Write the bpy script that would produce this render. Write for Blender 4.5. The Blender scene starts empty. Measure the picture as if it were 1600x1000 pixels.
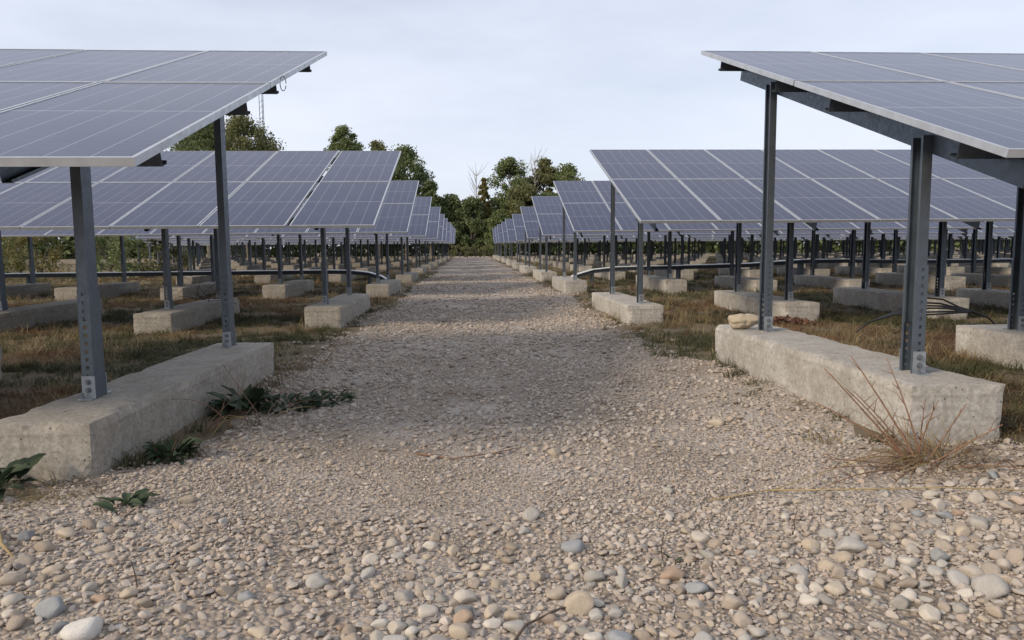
import bpy, math, random
import numpy as np
from mathutils import Vector, Matrix
R_ = math.radians
random.seed(7); rng = np.random.default_rng(7)
scene = bpy.context.scene
COL = scene.collection

# ------------------------------------------------------------------ camera
HC = 1.10
def cam_axes(pitch, yaw, roll):
    cp, sp, cy, sy, cr, sr = math.cos(pitch), math.sin(pitch), math.cos(yaw), math.sin(yaw), math.cos(roll), math.sin(roll)
    F = Vector((sy*cp, cy*cp, -sp)); Rt = Vector((cy, -sy, 0)); U = Rt.cross(F)
    return Rt*cr + U*sr, U*cr - Rt*sr, F
Rt, Up, Fw = cam_axes(R_(5.69), R_(3.28), R_(-0.44))
cd = bpy.data.cameras.new('camera'); cam = bpy.data.objects.new('camera', cd); COL.objects.link(cam)
cd.sensor_width = 36; cd.lens = 36*1150/1600; cd.clip_start = .05; cd.clip_end = 3000
m = Matrix.Identity(4)
for i in range(3): m[i][0], m[i][1], m[i][2] = Rt[i], Up[i], -Fw[i]
m[2][3] = HC
cam.matrix_world = m
scene.camera = cam

# ------------------------------------------------------------------ sky, sun, exposure
SUN_EL, SUN_TRAVEL = R_(31), Vector((.86, .50, 0)).normalized()
world = bpy.data.worlds.new('World'); scene.world = world; world.use_nodes = True
nt = world.node_tree; nt.nodes.clear()
def N(tree, t, **kw):
    n = tree.nodes.new(t)
    for k, v in kw.items(): setattr(n, k, v)
    return n
sky = N(nt, 'ShaderNodeTexSky', sky_type='NISHITA', sun_disc=False)
sky.sun_elevation = SUN_EL; sky.sun_rotation = math.atan2(-SUN_TRAVEL.x, -SUN_TRAVEL.y)
sky.air_density = 1.0; sky.dust_density = 2.0
tc = N(nt, 'ShaderNodeTexCoord'); mp = N(nt, 'ShaderNodeMapping'); mp.inputs['Scale'].default_value = (1.2, 1.2, 4.5)
ns = N(nt, 'ShaderNodeTexNoise'); ns.inputs['Scale'].default_value = 1.5; ns.inputs['Detail'].default_value = 6; ns.inputs['Roughness'].default_value = .55
cr = N(nt, 'ShaderNodeValToRGB'); cr.color_ramp.elements[0].position = .30; cr.color_ramp.elements[0].color = (.55,)*3+(1,)
cr.color_ramp.elements[1].position = .72; cr.color_ramp.elements[1].color = (.97,)*3+(1,)
mix = N(nt, 'ShaderNodeMixRGB'); mix.inputs[2].default_value = (6.75, 7.15, 8.2, 1)   # thin veil of high cloud
bg = N(nt, 'ShaderNodeBackground'); bg.inputs['Strength'].default_value = .10
out = N(nt, 'ShaderNodeOutputWorld')
L = nt.links.new
L(tc.outputs['Generated'], mp.inputs[0]); L(mp.outputs[0], ns.inputs['Vector']); L(ns.outputs['Fac'], cr.inputs[0])
L(cr.outputs[0], mix.inputs[0]); L(sky.outputs[0], mix.inputs[1]); L(mix.outputs[0], bg.inputs[0]); L(bg.outputs[0], out.inputs[0])
sl = bpy.data.lights.new('sun', 'SUN'); sl.energy = 2.3; sl.angle = R_(13.0); sl.color = (1, .86, .67)
sun = bpy.data.objects.new('sun', sl); COL.objects.link(sun)
tr = Vector((SUN_TRAVEL.x*math.cos(SUN_EL), SUN_TRAVEL.y*math.cos(SUN_EL), -math.sin(SUN_EL)))
sun.rotation_euler = tr.to_track_quat('-Z', 'Y').to_euler(); sun.location = (-20, -12, 20)
vs = scene.view_settings; vs.view_transform = 'Standard'; vs.look = 'None'; vs.exposure = 0.38; vs.gamma = 1; vs.use_curve_mapping = False
scene.cycles.max_bounces = 6

# ------------------------------------------------------------------ helpers
def hash2(i, j, s=0):
    h = (i.astype(np.int64)*374761393 + j.astype(np.int64)*668265263 + s*982451653) & 0x7fffffff
    h = ((h ^ (h >> 13))*1274126177) & 0x7fffffff
    return ((h ^ (h >> 16)) & 0xffff)/65535.0
def vnoise(x, y, s=0):
    x = np.asarray(x, float); y = np.asarray(y, float)
    i = np.floor(x); j = np.floor(y); u = x-i; v = y-j; u = u*u*(3-2*u); v = v*v*(3-2*v)
    a, b, c, d = hash2(i, j, s), hash2(i+1, j, s), hash2(i, j+1, s), hash2(i+1, j+1, s)
    return (a*(1-u)+b*u)*(1-v)+(c*(1-u)+d*u)*v
def fbm(x, y, s=0, o=4):
    t = 0; a = .5; w = 0
    for k in range(o): t = t+a*vnoise(np.asarray(x)*2**k, np.asarray(y)*2**k, s+k); w += a; a *= .5
    return t/w
def sstep(a, b, x): t = np.clip((np.asarray(x, float)-a)/(b-a), 0, 1); return t*t*(3-2*t)
def gz(x, y):                                   # height of the ground
    x = np.asarray(x, float); y = np.asarray(y, float)
    near = 1-sstep(30, 60, y)
    z = .075*sstep(1.2, 2.6, x)*(1-sstep(6.5, 10, y))*sstep(1.6, 3.6, y)
    z = z+near*(.06*(fbm(x*.55+9, y*.55, 3, 3)-.5)+.035*(fbm(x*2.1, y*2.1, 8, 3)-.5))
    return z
def gz1(x, y): return float(gz(x, y))

class MB:
    def __init__(s): s.v = []; s.f = []; s.m = []
    def add(s, vs, fs, mi=0):
        o = len(s.v); s.v += [tuple(p) for p in vs]; s.f += [tuple(o+i for i in f) for f in fs]; s.m += [mi]*len(fs)
    def box(s, x0, x1, y0, y1, z0, z1, mi=0):
        s.add([(x0,y0,z0),(x1,y0,z0),(x1,y1,z0),(x0,y1,z0),(x0,y0,z1),(x1,y0,z1),(x1,y1,z1),(x0,y1,z1)],
              [(3,2,1,0),(4,5,6,7),(0,1,5,4),(1,2,6,5),(2,3,7,6),(3,0,4,7)], mi)
    def prism(s, poly, axis, a, b, mi=0):       # poly in the other two axes, in order
        def P(u, v, w):
            return {'x': (w, u, v), 'y': (u, w, v), 'z': (u, v, w)}[axis]
        n = len(poly)
        s.add([P(u, v, a) for u, v in poly]+[P(u, v, b) for u, v in poly],
              [tuple(range(n))[::-1], tuple(range(n, 2*n))]+[(i, (i+1) % n, n+(i+1) % n, n+i) for i in range(n)], mi)
    def tube(s, pts, rad, n=6, mi=0):
        pts = [Vector(p) for p in pts]; k = len(pts)
        if not hasattr(rad, '__len__'): rad = [rad]*k
        vs = []
        for i, p in enumerate(pts):
            t = (pts[min(i+1, k-1)]-pts[max(i-1, 0)]).normalized()
            a = t.cross(Vector((0, 0, 1)) if abs(t.z) < .9 else Vector((1, 0, 0))).normalized(); b = t.cross(a)
            vs += [p+(a*math.cos(2*math.pi*j/n)+b*math.sin(2*math.pi*j/n))*rad[i] for j in range(n)]
        fs = [(i*n+j, i*n+(j+1) % n, (i+1)*n+(j+1) % n, (i+1)*n+j) for i in range(k-1) for j in range(n)]
        fs += [tuple(range(n))[::-1], tuple((k-1)*n+j for j in range(n))]
        s.add(vs, fs, mi)
    def mesh(s, name, mats, smooth=False):
        me = bpy.data.meshes.new(name); me.from_pydata(s.v, [], s.f)
        for mt in (mats if isinstance(mats, (list, tuple)) else [mats]): me.materials.append(mt)
        if len(set(s.m)) > 1: me.polygons.foreach_set('material_index', s.m)
        me.polygons.foreach_set('use_smooth', [smooth]*len(me.polygons)); me.validate(); me.update()
        return me
def fix_normals(me):
    import bmesh
    b = bmesh.new(); b.from_mesh(me); bmesh.ops.recalc_face_normals(b, faces=b.faces); b.to_mesh(me); b.free(); return me
def obj(name, data, parent=None, loc=(0, 0, 0), rot=(0, 0, 0), scale=None):
    o = bpy.data.objects.new(name, data); COL.objects.link(o)
    o.location = loc; o.rotation_euler = rot
    if scale: o.scale = scale
    if parent: o.parent = parent
    return o
def tag(o, label, cat=None, group=None, kind=None):
    if label: o['label'] = label
    if cat: o['category'] = cat
    if group: o['group'] = group
    if kind: o['kind'] = kind
    return o
ORD = ['', 'first', 'second', 'third', 'fourth', 'fifth', 'sixth', 'seventh', 'eighth', 'ninth', 'tenth', 'eleventh', 'twelfth',
       'thirteenth', 'fourteenth', 'fifteenth', 'sixteenth', 'seventeenth', 'eighteenth', 'nineteenth', 'twentieth'] + ['%dth' % i for i in range(21, 60)]

# ------------------------------------------------------------------ materials
def mat(name):
    mt = bpy.data.materials.new(name); mt.use_nodes = True; t = mt.node_tree
    return mt, t, t.nodes['Principled BSDF'], t.links.new
def noise(t, scale, detail=4, rough=.55, vec=None):
    n = N(t, 'ShaderNodeTexNoise'); n.inputs['Scale'].default_value = scale; n.inputs['Detail'].default_value = detail; n.inputs['Roughness'].default_value = rough
    if vec is not None: t.links.new(vec, n.inputs['Vector'])
    return n.outputs['Fac']
def ramp(t, fac, stops, interp='LINEAR'):
    n = N(t, 'ShaderNodeValToRGB'); e = n.color_ramp.elements; n.color_ramp.interpolation = interp
    while len(e) < len(stops): e.new(.5)
    for k, (p, c) in enumerate(stops): e[k].position = p; e[k].color = (c if hasattr(c, '__len__') else (c, c, c))[:3]+(1,) if hasattr(c, '__len__') else (c, c, c, 1)
    t.links.new(fac, n.inputs[0]); return n.outputs[0]
def mixc(t, fac, a, b, mode='MIX'):
    n = N(t, 'ShaderNodeMixRGB', blend_type=mode)
    for i, v in enumerate((fac, a, b)):
        if hasattr(v, 'is_linked') or isinstance(v, bpy.types.NodeSocket): t.links.new(v, n.inputs[i])
        else: n.inputs[i].default_value = v if i == 0 else tuple(v)[:3]+(1,)
    return n.outputs[0]
def math_(t, op, a, b=0, c=None):
    n = N(t, 'ShaderNodeMath', operation=op)
    for i, v in enumerate((a, b) if c is None else (a, b, c)):
        if isinstance(v, bpy.types.NodeSocket): t.links.new(v, n.inputs[i])
        else: n.inputs[i].default_value = v
    return n.outputs[0]
def bump(t, h, strength, dist, bsdf, prev=None):
    n = N(t, 'ShaderNodeBump'); n.inputs['Strength'].default_value = strength; n.inputs['Distance'].default_value = dist
    t.links.new(h, n.inputs['Height'])
    if prev is not None: t.links.new(prev, n.inputs['Normal'])
    if bsdf is not None: t.links.new(n.outputs[0], bsdf.inputs['Normal'])
    return n.outputs[0]
def objco(t): return N(t, 'ShaderNodeTexCoord').outputs['Object']
def objrand(t): return N(t, 'ShaderNodeObjectInfo').outputs['Random']

def m_steel(name, c, metal=.65, rough=.5):
    mt, t, b, l = mat(name); co = objco(t)
    n = noise(t, 9, 5, .6, co)
    l(mixc(t, n, [x*.7 for x in c], [min(1, x*1.25) for x in c]), b.inputs['Base Color'])
    b.inputs['Metallic'].default_value = metal
    l(ramp(t, noise(t, 30, 3, .5, co), [(.3, rough-.1), (.7, rough+.12)]), b.inputs['Roughness'])
    return mt
M_STEEL = m_steel('galvanised_steel', (.14, .165, .195), .7)
M_PURLIN = m_steel('purlin_steel', (.07, .085, .11), .5, .55)
M_ZINC = m_steel('bright_zinc', (.36, .39, .42), .6, .45)
M_BOLT = m_steel('bolt_steel', (.22, .23, .25), .8, .4)
M_LID = m_steel('pale_sheet_metal', (.66, .67, .68), .2, .5)
M_ALU = m_steel('aluminium_frame', (.50, .52, .55), .55, .45)

def m_cells():
    mt, t, b, l = mat('solar_cells_under_glass')
    uv = N(t, 'ShaderNodeUVMap'); sp = N(t, 'ShaderNodeSeparateXYZ'); l(uv.outputs[0], sp.inputs[0])
    def lines(s, count, width):
        f = math_(t, 'FRACT', math_(t, 'MULTIPLY_ADD', s, count, .5))
        return math_(t, 'LESS_THAN', math_(t, 'ABSOLUTE', math_(t, 'SUBTRACT', f, .5)), width*.5)
    colm = lines(sp.outputs[0], 6, .040)
    rowm = lines(sp.outputs[1], 24, .035)
    fing = lines(sp.outputs[0], 60, .12)
    mid = math_(t, 'LESS_THAN', math_(t, 'ABSOLUTE', math_(t, 'SUBTRACT', sp.outputs[1], .5)), .0042)
    rnd = objrand(t)
    base = mixc(t, rnd, (.009, .014, .054), (.015, .021, .068))
    base = mixc(t, math_(t, 'MULTIPLY', fing, .04), base, (.35, .37, .42))
    base = mixc(t, math_(t, 'MULTIPLY', rowm, .10), base, (.45, .47, .52))
    base = mixc(t, math_(t, 'MULTIPLY', colm, .24), base, (.62, .64, .70))
    base = mixc(t, math_(t, 'MULTIPLY', mid, .3), base, (.5, .52, .56))
    dust = ramp(t, noise(t, 2.2, 6, .65, objco(t)), [(.35, .01), (.75, .06)])
    l(mixc(t, dust, base, (.36, .34, .33)), b.inputs['Base Color'])
    b.inputs['Roughness'].default_value = .20; b.inputs['IOR'].default_value = 1.42; b.inputs['Specular IOR Level'].default_value = .15; b.inputs['Sheen Weight'].default_value = .08; b.inputs['Sheen Roughness'].default_value = .4; b.inputs['Sheen Tint'].default_value = (.75, .75, .8, 1)
    return mt
M_CELL = m_cells()

def m_concrete(name, mul):
    mt, t, b, l = mat(name); co = objco(t)
    sp = N(t, 'ShaderNodeSeparateXYZ'); l(co, sp.inputs[0])
    big = noise(t, 2.3, 5, .6, co); fine = noise(t, 38, 5, .7, co)
    c = ramp(t, big, [(.25, (.30, .275, .24)), (.5, (.42, .395, .355)), (.75, (.53, .505, .465))])
    c = mixc(t, math_(t, 'MULTIPLY', ramp(t, fine, [(.38, 1), (.58, 0)]), .55), c, (.19, .17, .15))
    # board marks of the formwork: horizontal streaks
    mpn = N(t, 'ShaderNodeMapping'); l(co, mpn.inputs[0]); mpn.inputs['Scale'].default_value = (2.0, 2.0, 16)
    st = noise(t, 1.6, 4, .6, mpn.outputs[0])
    side = N(t, 'ShaderNodeNewGeometry'); sn = N(t, 'ShaderNodeSeparateXYZ'); l(side.outputs['True Normal'], sn.inputs[0])
    vert = math_(t, 'LESS_THAN', math_(t, 'ABSOLUTE', sn.outputs[2]), .6)
    c = mixc(t, math_(t, 'MULTIPLY', math_(t, 'MULTIPLY', ramp(t, st, [(.45, 0), (.7, 1)]), vert), .28), c, (.21, .18, .145))
    c = mixc(t, ramp(t, noise(t, 6, 8, .75, co), [(.5, 0), (.64, .6)]), c, (.24, .215, .185))
    pit = N(t, 'ShaderNodeTexVoronoi'); pit.inputs['Scale'].default_value = 22; l(co, pit.inputs['Vector'])
    pm = ramp(t, pit.outputs['Distance'], [(.07, 1), (.13, 0)])
    c = mixc(t, math_(t, 'MULTIPLY', pm, .75), c, (.07, .06, .055))
    tint = objrand(t)
    c = mixc(t, 1, c, mixc(t, tint, [x*.88 for x in mul], [x*1.08 for x in mul]), 'MULTIPLY')
    l(c, b.inputs['Base Color']); b.inputs['Roughness'].default_value = .92
    seam = math_(t, 'LESS_THAN', math_(t, 'ABSOLUTE', math_(t, 'SUBTRACT', math_(t, 'FRACT', math_(t, 'MULTIPLY', sp.outputs[2], 8.1)), .5)), .03)
    h = math_(t, 'SUBTRACT', math_(t, 'ADD', math_(t, 'MULTIPLY', fine, .6), math_(t, 'MULTIPLY', st, .22)), math_(t, 'ADD', math_(t, 'MULTIPLY', pm, .6), math_(t, 'MULTIPLY', math_(t, 'MULTIPLY', seam, vert), .8)))
    bump(t, h, .8, .009, b)
    return mt
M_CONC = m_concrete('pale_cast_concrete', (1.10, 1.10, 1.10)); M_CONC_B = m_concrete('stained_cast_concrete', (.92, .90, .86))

def m_stone(name, stops=None, fixed=None):
    mt, t, b, l = mat(name); co = objco(t)
    if fixed: c = mixc(t, noise(t, 2.5, 5, .65, co), [x*.72 for x in fixed], [x*1.15 for x in fixed]); c = mixc(t, 1, c, ramp(t, objrand(t), [(0, (.74, .72, .70)), (.5, (1, .97, .93)), (1, (1.12, 1.12, 1.12))]), 'MULTIPLY')
    else:
        c = ramp(t, objrand(t), stops)
        c = mixc(t, ramp(t, noise(t, 1.8, 5, .65, co), [(.3, .0), (.8, .6)]), c, (.29, .235, .175))
    b.inputs['Roughness'].default_value = .88; l(c, b.inputs['Base Color'])
    bump(t, noise(t, 9, 5, .65, co), .35, .03, b)
    return mt
ST = [(0, (.20, .17, .145)), (.15, (.40, .345, .285)), (.3, (.44, .40, .35)), (.45, (.34, .295, .245)), (.55, (.46, .39, .31)),
      (.65, (.40, .38, .35)), (.75, (.52, .475, .42)), (.86, (.22, .22, .22)), (.93, (.42, .335, .27)), (1, (.58, .54, .49))]
ST = [(p, (c[0]*1.12, c[1]*1.07, c[2]*1.05)) for p, c in ST]
M_STONE = m_stone('river_stone', ST)
M_GRIT = m_stone('grit_stone', [(p, tuple(x*.95 for x in c)) for p, c in ST])
M_WHITE = m_stone('white_stone', fixed=(.62, .60, .57)); M_BLUE = m_stone('bluegrey_stone', fixed=(.285, .295, .30))
M_TAN = m_stone('tan_stone', fixed=(.47, .40, .315)); M_RUST = m_stone('orange_stone', fixed=(.40, .295, .22)); M_GREY = m_stone('grey_stone', fixed=(.40, .375, .34)); M_PALE = m_stone('pale_stone', fixed=(.54, .49, .425)); M_BROWN = m_stone('brown_stone', fixed=(.37, .31, .25))

def m_path():
    mt, t, b, l = mat('gravel_and_dust'); co = objco(t)
    v1 = N(t, 'ShaderNodeTexVoronoi'); v1.inputs['Scale'].default_value = 46; l(co, v1.inputs['Vector'])
    v2 = N(t, 'ShaderNodeTexVoronoi'); v2.inputs['Scale'].default_value = 21; l(co, v2.inputs['Vector'])
    s1 = N(t, 'ShaderNodeSeparateXYZ'); l(v1.outputs['Color'], s1.inputs[0]); s2 = N(t, 'ShaderNodeSeparateXYZ'); l(v2.outputs['Color'], s2.inputs[0])
    dirt = ramp(t, noise(t, .8, 7, .66, co), [(.34, (.17, .13, .09)), (.48, (.275, .225, .18)), (.6, (.41, .355, .305)), (.72, (.52, .46, .41))])
    c1 = ramp(t, s1.outputs[0], [(p, tuple(x*.92 for x in c)) for p, c in ST]); c2 = ramp(t, s2.outputs[0], ST)
    e1 = ramp(t, v1.outputs['Distance'], [(.25, 1), (.55, .15)])
    c = mixc(t, math_(t, 'MULTIPLY', e1, .6), dirt, c1)
    e2 = math_(t, 'MULTIPLY', ramp(t, v2.outputs['Distance'], [(.3, 1), (.5, 0)]), math_(t, 'GREATER_THAN', s2.outputs[1], .72))
    c = mixc(t, e2, c, c2)
    l(c, b.inputs['Base Color']); b.inputs['Roughness'].default_value = .95
    h = math_(t, 'SUBTRACT', math_(t, 'MULTIPLY', e2, 1.0), math_(t, 'MULTIPLY', v1.outputs['Distance'], .7))
    bump(t, h, 1.0, .02, b)
    return mt
M_PATH = m_path()
def m_ground():
    mt, t, b, l = mat('soil_with_dead_grass'); co = objco(t)
    a = noise(t, .45, 6, .6, co); f = noise(t, 14, 6, .7, co)
    c = ramp(t, a, [(.3, (.10, .078, .050)), (.48, (.145, .112, .070)), (.6, (.18, .135, .088)), (.75, (.105, .09, .052))])
    c = mixc(t, ramp(t, f, [(.35, 0), (.7, .65)]), c, (.19, .15, .095))
    l(c, b.inputs['Base Color']); b.inputs['Roughness'].default_value = 1
    bump(t, f, .8, .03, b); return mt
M_GROUND = m_ground()
def m_leaf(name, a, bcol, scale=.6, trans=.35, rand=False):
    mt, t, b, l = mat(name); co = objco(t)
    f = noise(t, scale, 4, .6, co)
    c = mixc(t, ramp(t, f, [(.32, 0), (.68, 1)]), a, bcol)
    if rand: c = mixc(t, 1, c, ramp(t, objrand(t), [(0, .7), (1, 1.3)]), 'MULTIPLY')
    l(c, b.inputs['Base Color']); b.inputs['Roughness'].default_value = .7
    tl = N(t, 'ShaderNodeBsdfTranslucent'); l(c, tl.inputs[0]); mx = N(t, 'ShaderNodeMixShader'); mx.inputs[0].default_value = trans
    o = t.nodes['Material Output']; l(b.outputs[0], mx.inputs[1]); l(tl.outputs[0], mx.inputs[2]); l(mx.outputs[0], o.inputs['Surface'])
    return mt
M_GRASS = m_leaf('olive_grass', (.048, .056, .021), (.125, .115, .046), 3, .3, True)
M_STRAW = m_leaf('dry_straw', (.24, .18, .09), (.36, .28, .15), 3, .3, True)
M_RUSTY = m_leaf('rusty_dead_grass', (.15, .078, .036), (.24, .135, .06), 3, .3, True)
M_DOCK = m_leaf('dark_weed_leaf', (.028, .045, .022), (.05, .075, .035), 6, .15, True)
M_STALK = m_leaf('brown_stalk', (.16, .085, .05), (.25, .145, .085), 8, 0)
M_YSTALK = m_leaf('yellow_stalk', (.27, .19, .08), (.36, .27, .13), 8, 0)
M_TWIG = m_leaf('dark_twig', (.06, .042, .03), (.10, .07, .05), 8, 0)
M_BARK = m_leaf('bark', (.10, .085, .07), (.17, .15, .125), 2, 0)
M_CABLE = mat('black_cable')[0]; M_CABLE.node_tree.nodes['Principled BSDF'].inputs['Base Color'].default_value = (.015, .015, .016, 1)

# ------------------------------------------------------------------ ground and path
def spaced(fine0, fine1, step, lo, hi, grow=1.25):
    a = list(np.arange(fine0, fine1+1e-6, step)); s = step; x = a[-1]
    while x < hi: s *= grow; x += s; a.append(x)
    s = step; x = a[0]; pre = []
    while x > lo: s *= grow; x -= s; pre.append(x)
    return np.array(pre[::-1]+a)
def grid_mesh(name, X, Y, Z, mt, smooth=True):
    ny, nx = X.shape; v = np.stack([X, Y, Z], -1).reshape(-1, 3)
    i = np.arange(ny*nx).reshape(ny, nx); q = np.stack([i[:-1, :-1], i[:-1, 1:], i[1:, 1:], i[1:, :-1]], -1).reshape(-1, 4)
    me = bpy.data.meshes.new(name); me.from_pydata(v.tolist(), [], q.tolist()); me.materials.append(mt)
    me.polygons.foreach_set('use_smooth', [smooth]*len(me.polygons)); return me
xs = spaced(-8, 10, .14, -900, 900); ys = spaced(-1, 16, .14, -300, 1500)
X, Y = np.meshgrid(xs, ys)
tag(obj('ground', grid_mesh('ground', X, Y, gz(X, Y), M_GROUND)), None, None, None, 'structure')
def path_edges(y):
    y = np.asarray(y, float)
    l = -1.58+.55*(fbm(y*.9, y*0+3, 21)-.5)+.12*(fbm(y*4, y*0+1, 5)-.5); r = 2.16+.50*(fbm(y*.9, y*0+7, 33)-.5)+.12*(fbm(y*4, y*0+9, 6)-.5)
    return l-3.6*(1-sstep(3.0, 3.75, y)), r+4.5*(1-sstep(2.75, 3.7, y))
yp = spaced(-.8, 14, .07, -1, 84, 1.08); uu = np.linspace(0, 1, 70)
pl, pr = path_edges(yp)
PX = pl[:, None]+(pr-pl)[:, None]*uu[None]; PY = np.repeat(yp[:, None], 70, 1)
crown = .006+0*uu[None]
tag(obj('gravel_path', grid_mesh('gravel_path', PX, PY, gz(PX, PY)+crown-.03*((uu[None] < .001)+(uu[None] > .999)), M_PATH)), None, None, None, 'structure')
def pz(x, y): return gz1(x, y)+.006

# ------------------------------------------------------------------ solar tables and concrete blocks
TILT = R_(19.4); CT, STl = math.cos(TILT), math.sin(TILT)
WP, PWID, PLEN, PGAP = 1.07, 1.054, 2.15, .02
SLOPE = 2*PLEN+PGAP
def uv_quad(me, fi):
    uvl = me.uv_layers.new(name='UVMap'); uvl.data.foreach_set('uv', [0.0]*(2*len(me.loops)))
    for p in me.polygons:
        if p.index == fi:
            for li in p.loop_indices:
                v = me.vertices[me.loops[li].vertex_index].co; uvl.data[li].uv = (v.x/PWID, v.y/PLEN)
def frame_mb():
    b = MB(); w = .017; d = .035
    b.box(0, PWID, 0, w, -d, 0); b.box(0, PWID, PLEN-w, PLEN, -d, 0)
    b.box(0, w, w, PLEN-w, -d, -.0006); b.box(PWID-w, PWID, w, PLEN-w, -d, -.0006)
    return b
ME_FRAME = frame_mb().mesh('panel_frame', M_ALU)
g = MB(); g.box(.0165, PWID-.0165, .0165, PLEN-.0165, -.009, -.0035); ME_GLASS = g.mesh('panel_glass', M_CELL); uv_quad(ME_GLASS, 1)
g = frame_mb(); k = len(g.f); g.box(.0165, PWID-.0165, .0165, PLEN-.0165, -.009, -.0035, 1); ME_PANEL = g.mesh('panel_whole', [M_ALU, M_CELL]); uv_quad(ME_PANEL, k+1)

def cprof(h, b, lip, t):        # C section: web on u=0, flanges towards +u, v from 0 to h
    return [(0, 0), (b, 0), (b, lip), (b-t, lip), (b-t, t), (t, t), (t, h-t), (b-t, h-t), (b-t, h-lip), (b, h-lip), (b, h), (0, h)]
def solid(mb, name, mt): return fix_normals(mb.mesh(name, mt))
# purlin: section in (y,z), web towards the low side, hung just under the panels
PUR_H, RAF_H = .100, .120
def purlin_mesh(length):
    b = MB(); b.prism([(u-.03, v-.036-PUR_H) for u, v in cprof(PUR_H, .055, .016, .004)], 'x', 0, length); return solid(b, 'purlin', M_PURLIN)
# rafter: lies along the slope, web on the low-x side
ME_RAFTER = {}
for sd, q0 in ((-1, .50), (1, .24)):
    b = MB(); b.prism([(u+.001, v-.008-PUR_H-RAF_H) for u, v in cprof(RAF_H, .05, .016, .004)], 'y', q0, 4.02); ME_RAFTER[sd] = solid(b, 'rafter', M_STEEL)
# post: web on +x, open towards -x; top at local z=0
def post_prof(h, w, lip, t): return [(-u, v-h/2) for u, v in cprof(h, w, lip, t)]
def post_mesh(length, h=.110, w=.055):
    b = MB(); b.prism(post_prof(h, w, .018, .004), 'z', -length, 0); return solid(b, 'post', M_STEEL)
def sleeve_mesh(height=.60):
    b = MB(); h, w, t = .122, .064, .004
    b.box(-t, 0, -h/2, h/2, 0, height)
    b.box(-w, -w+t, -h/2+t, -h/2+.02, 0, height); b.box(-w, -w+t, h/2-.02, h/2-t, 0, height)
    for y0 in (-h/2, h/2-t):                    # perforated flanges: slots left open
        b.box(-w, -w*.62, y0, y0+t, 0, height); b.box(-w*.36, -t, y0, y0+t, 0, height)
        z = 0
        while z < height-.01:
            z1 = min(z+.026, height); b.box(-w*.62, -w*.36, y0, y0+t, z, z1); z += .045
    return b.mesh('sleeve', M_STEEL)
def bracket_mesh():
    b = MB()
    b.prism([(-.0625, 0), (-.0625, .125), (-.0685, .125), (-.0685, .006), (-.120, .006), (-.120, 0)], 'x', -.066, .004)
    return fix_normals(b.mesh('bracket', M_ZINC))
def bolt_mesh():
    b = MB()
    for n, r, l0, l1 in ((12, .0165, 0, .004), (6, .0125, .004, .013), (8, .007, .013, .021)):
        b.prism([(r*math.cos(2*math.pi*i/n), r*math.sin(2*math.pi*i/n)) for i in range(n)], 'y', -l1, -l0)
    return fix_normals(b.mesh('bolt', M_BOLT))
def anchor_mesh():
    b = MB()
    for n, r, l0, l1 in ((6, .013, 0, .012), (8, .007, .012, .034)):
        b.prism([(r*math.cos(2*math.pi*i/n), r*math.sin(2*math.pi*i/n)) for i in range(n)], 'z', l0, l1)
    return fix_normals(b.mesh('anchor_bolt', M_BOLT))
ME_SLEEVE, ME_BRACKET, ME_BOLT, ME_ANCHOR = sleeve_mesh(), bracket_mesh(), bolt_mesh(), anchor_mesh()
PF, PB = {-1: 1.27, 1: 1.02}, {-1: 3.40, 1: 3.08}     # where the posts stand behind the low edge
ME_POST = {}
for s in (-1, 1):
    for w, d in (('f', PF[s]), ('b', PB[s])):
        ME_POST[s, w] = post_mesh((1.02 if w == 'f' else 1.72)); ME_POST[s, w, 'far'] = post_mesh((1.55 if w == 'f' else 2.25), .12, .062)

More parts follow.
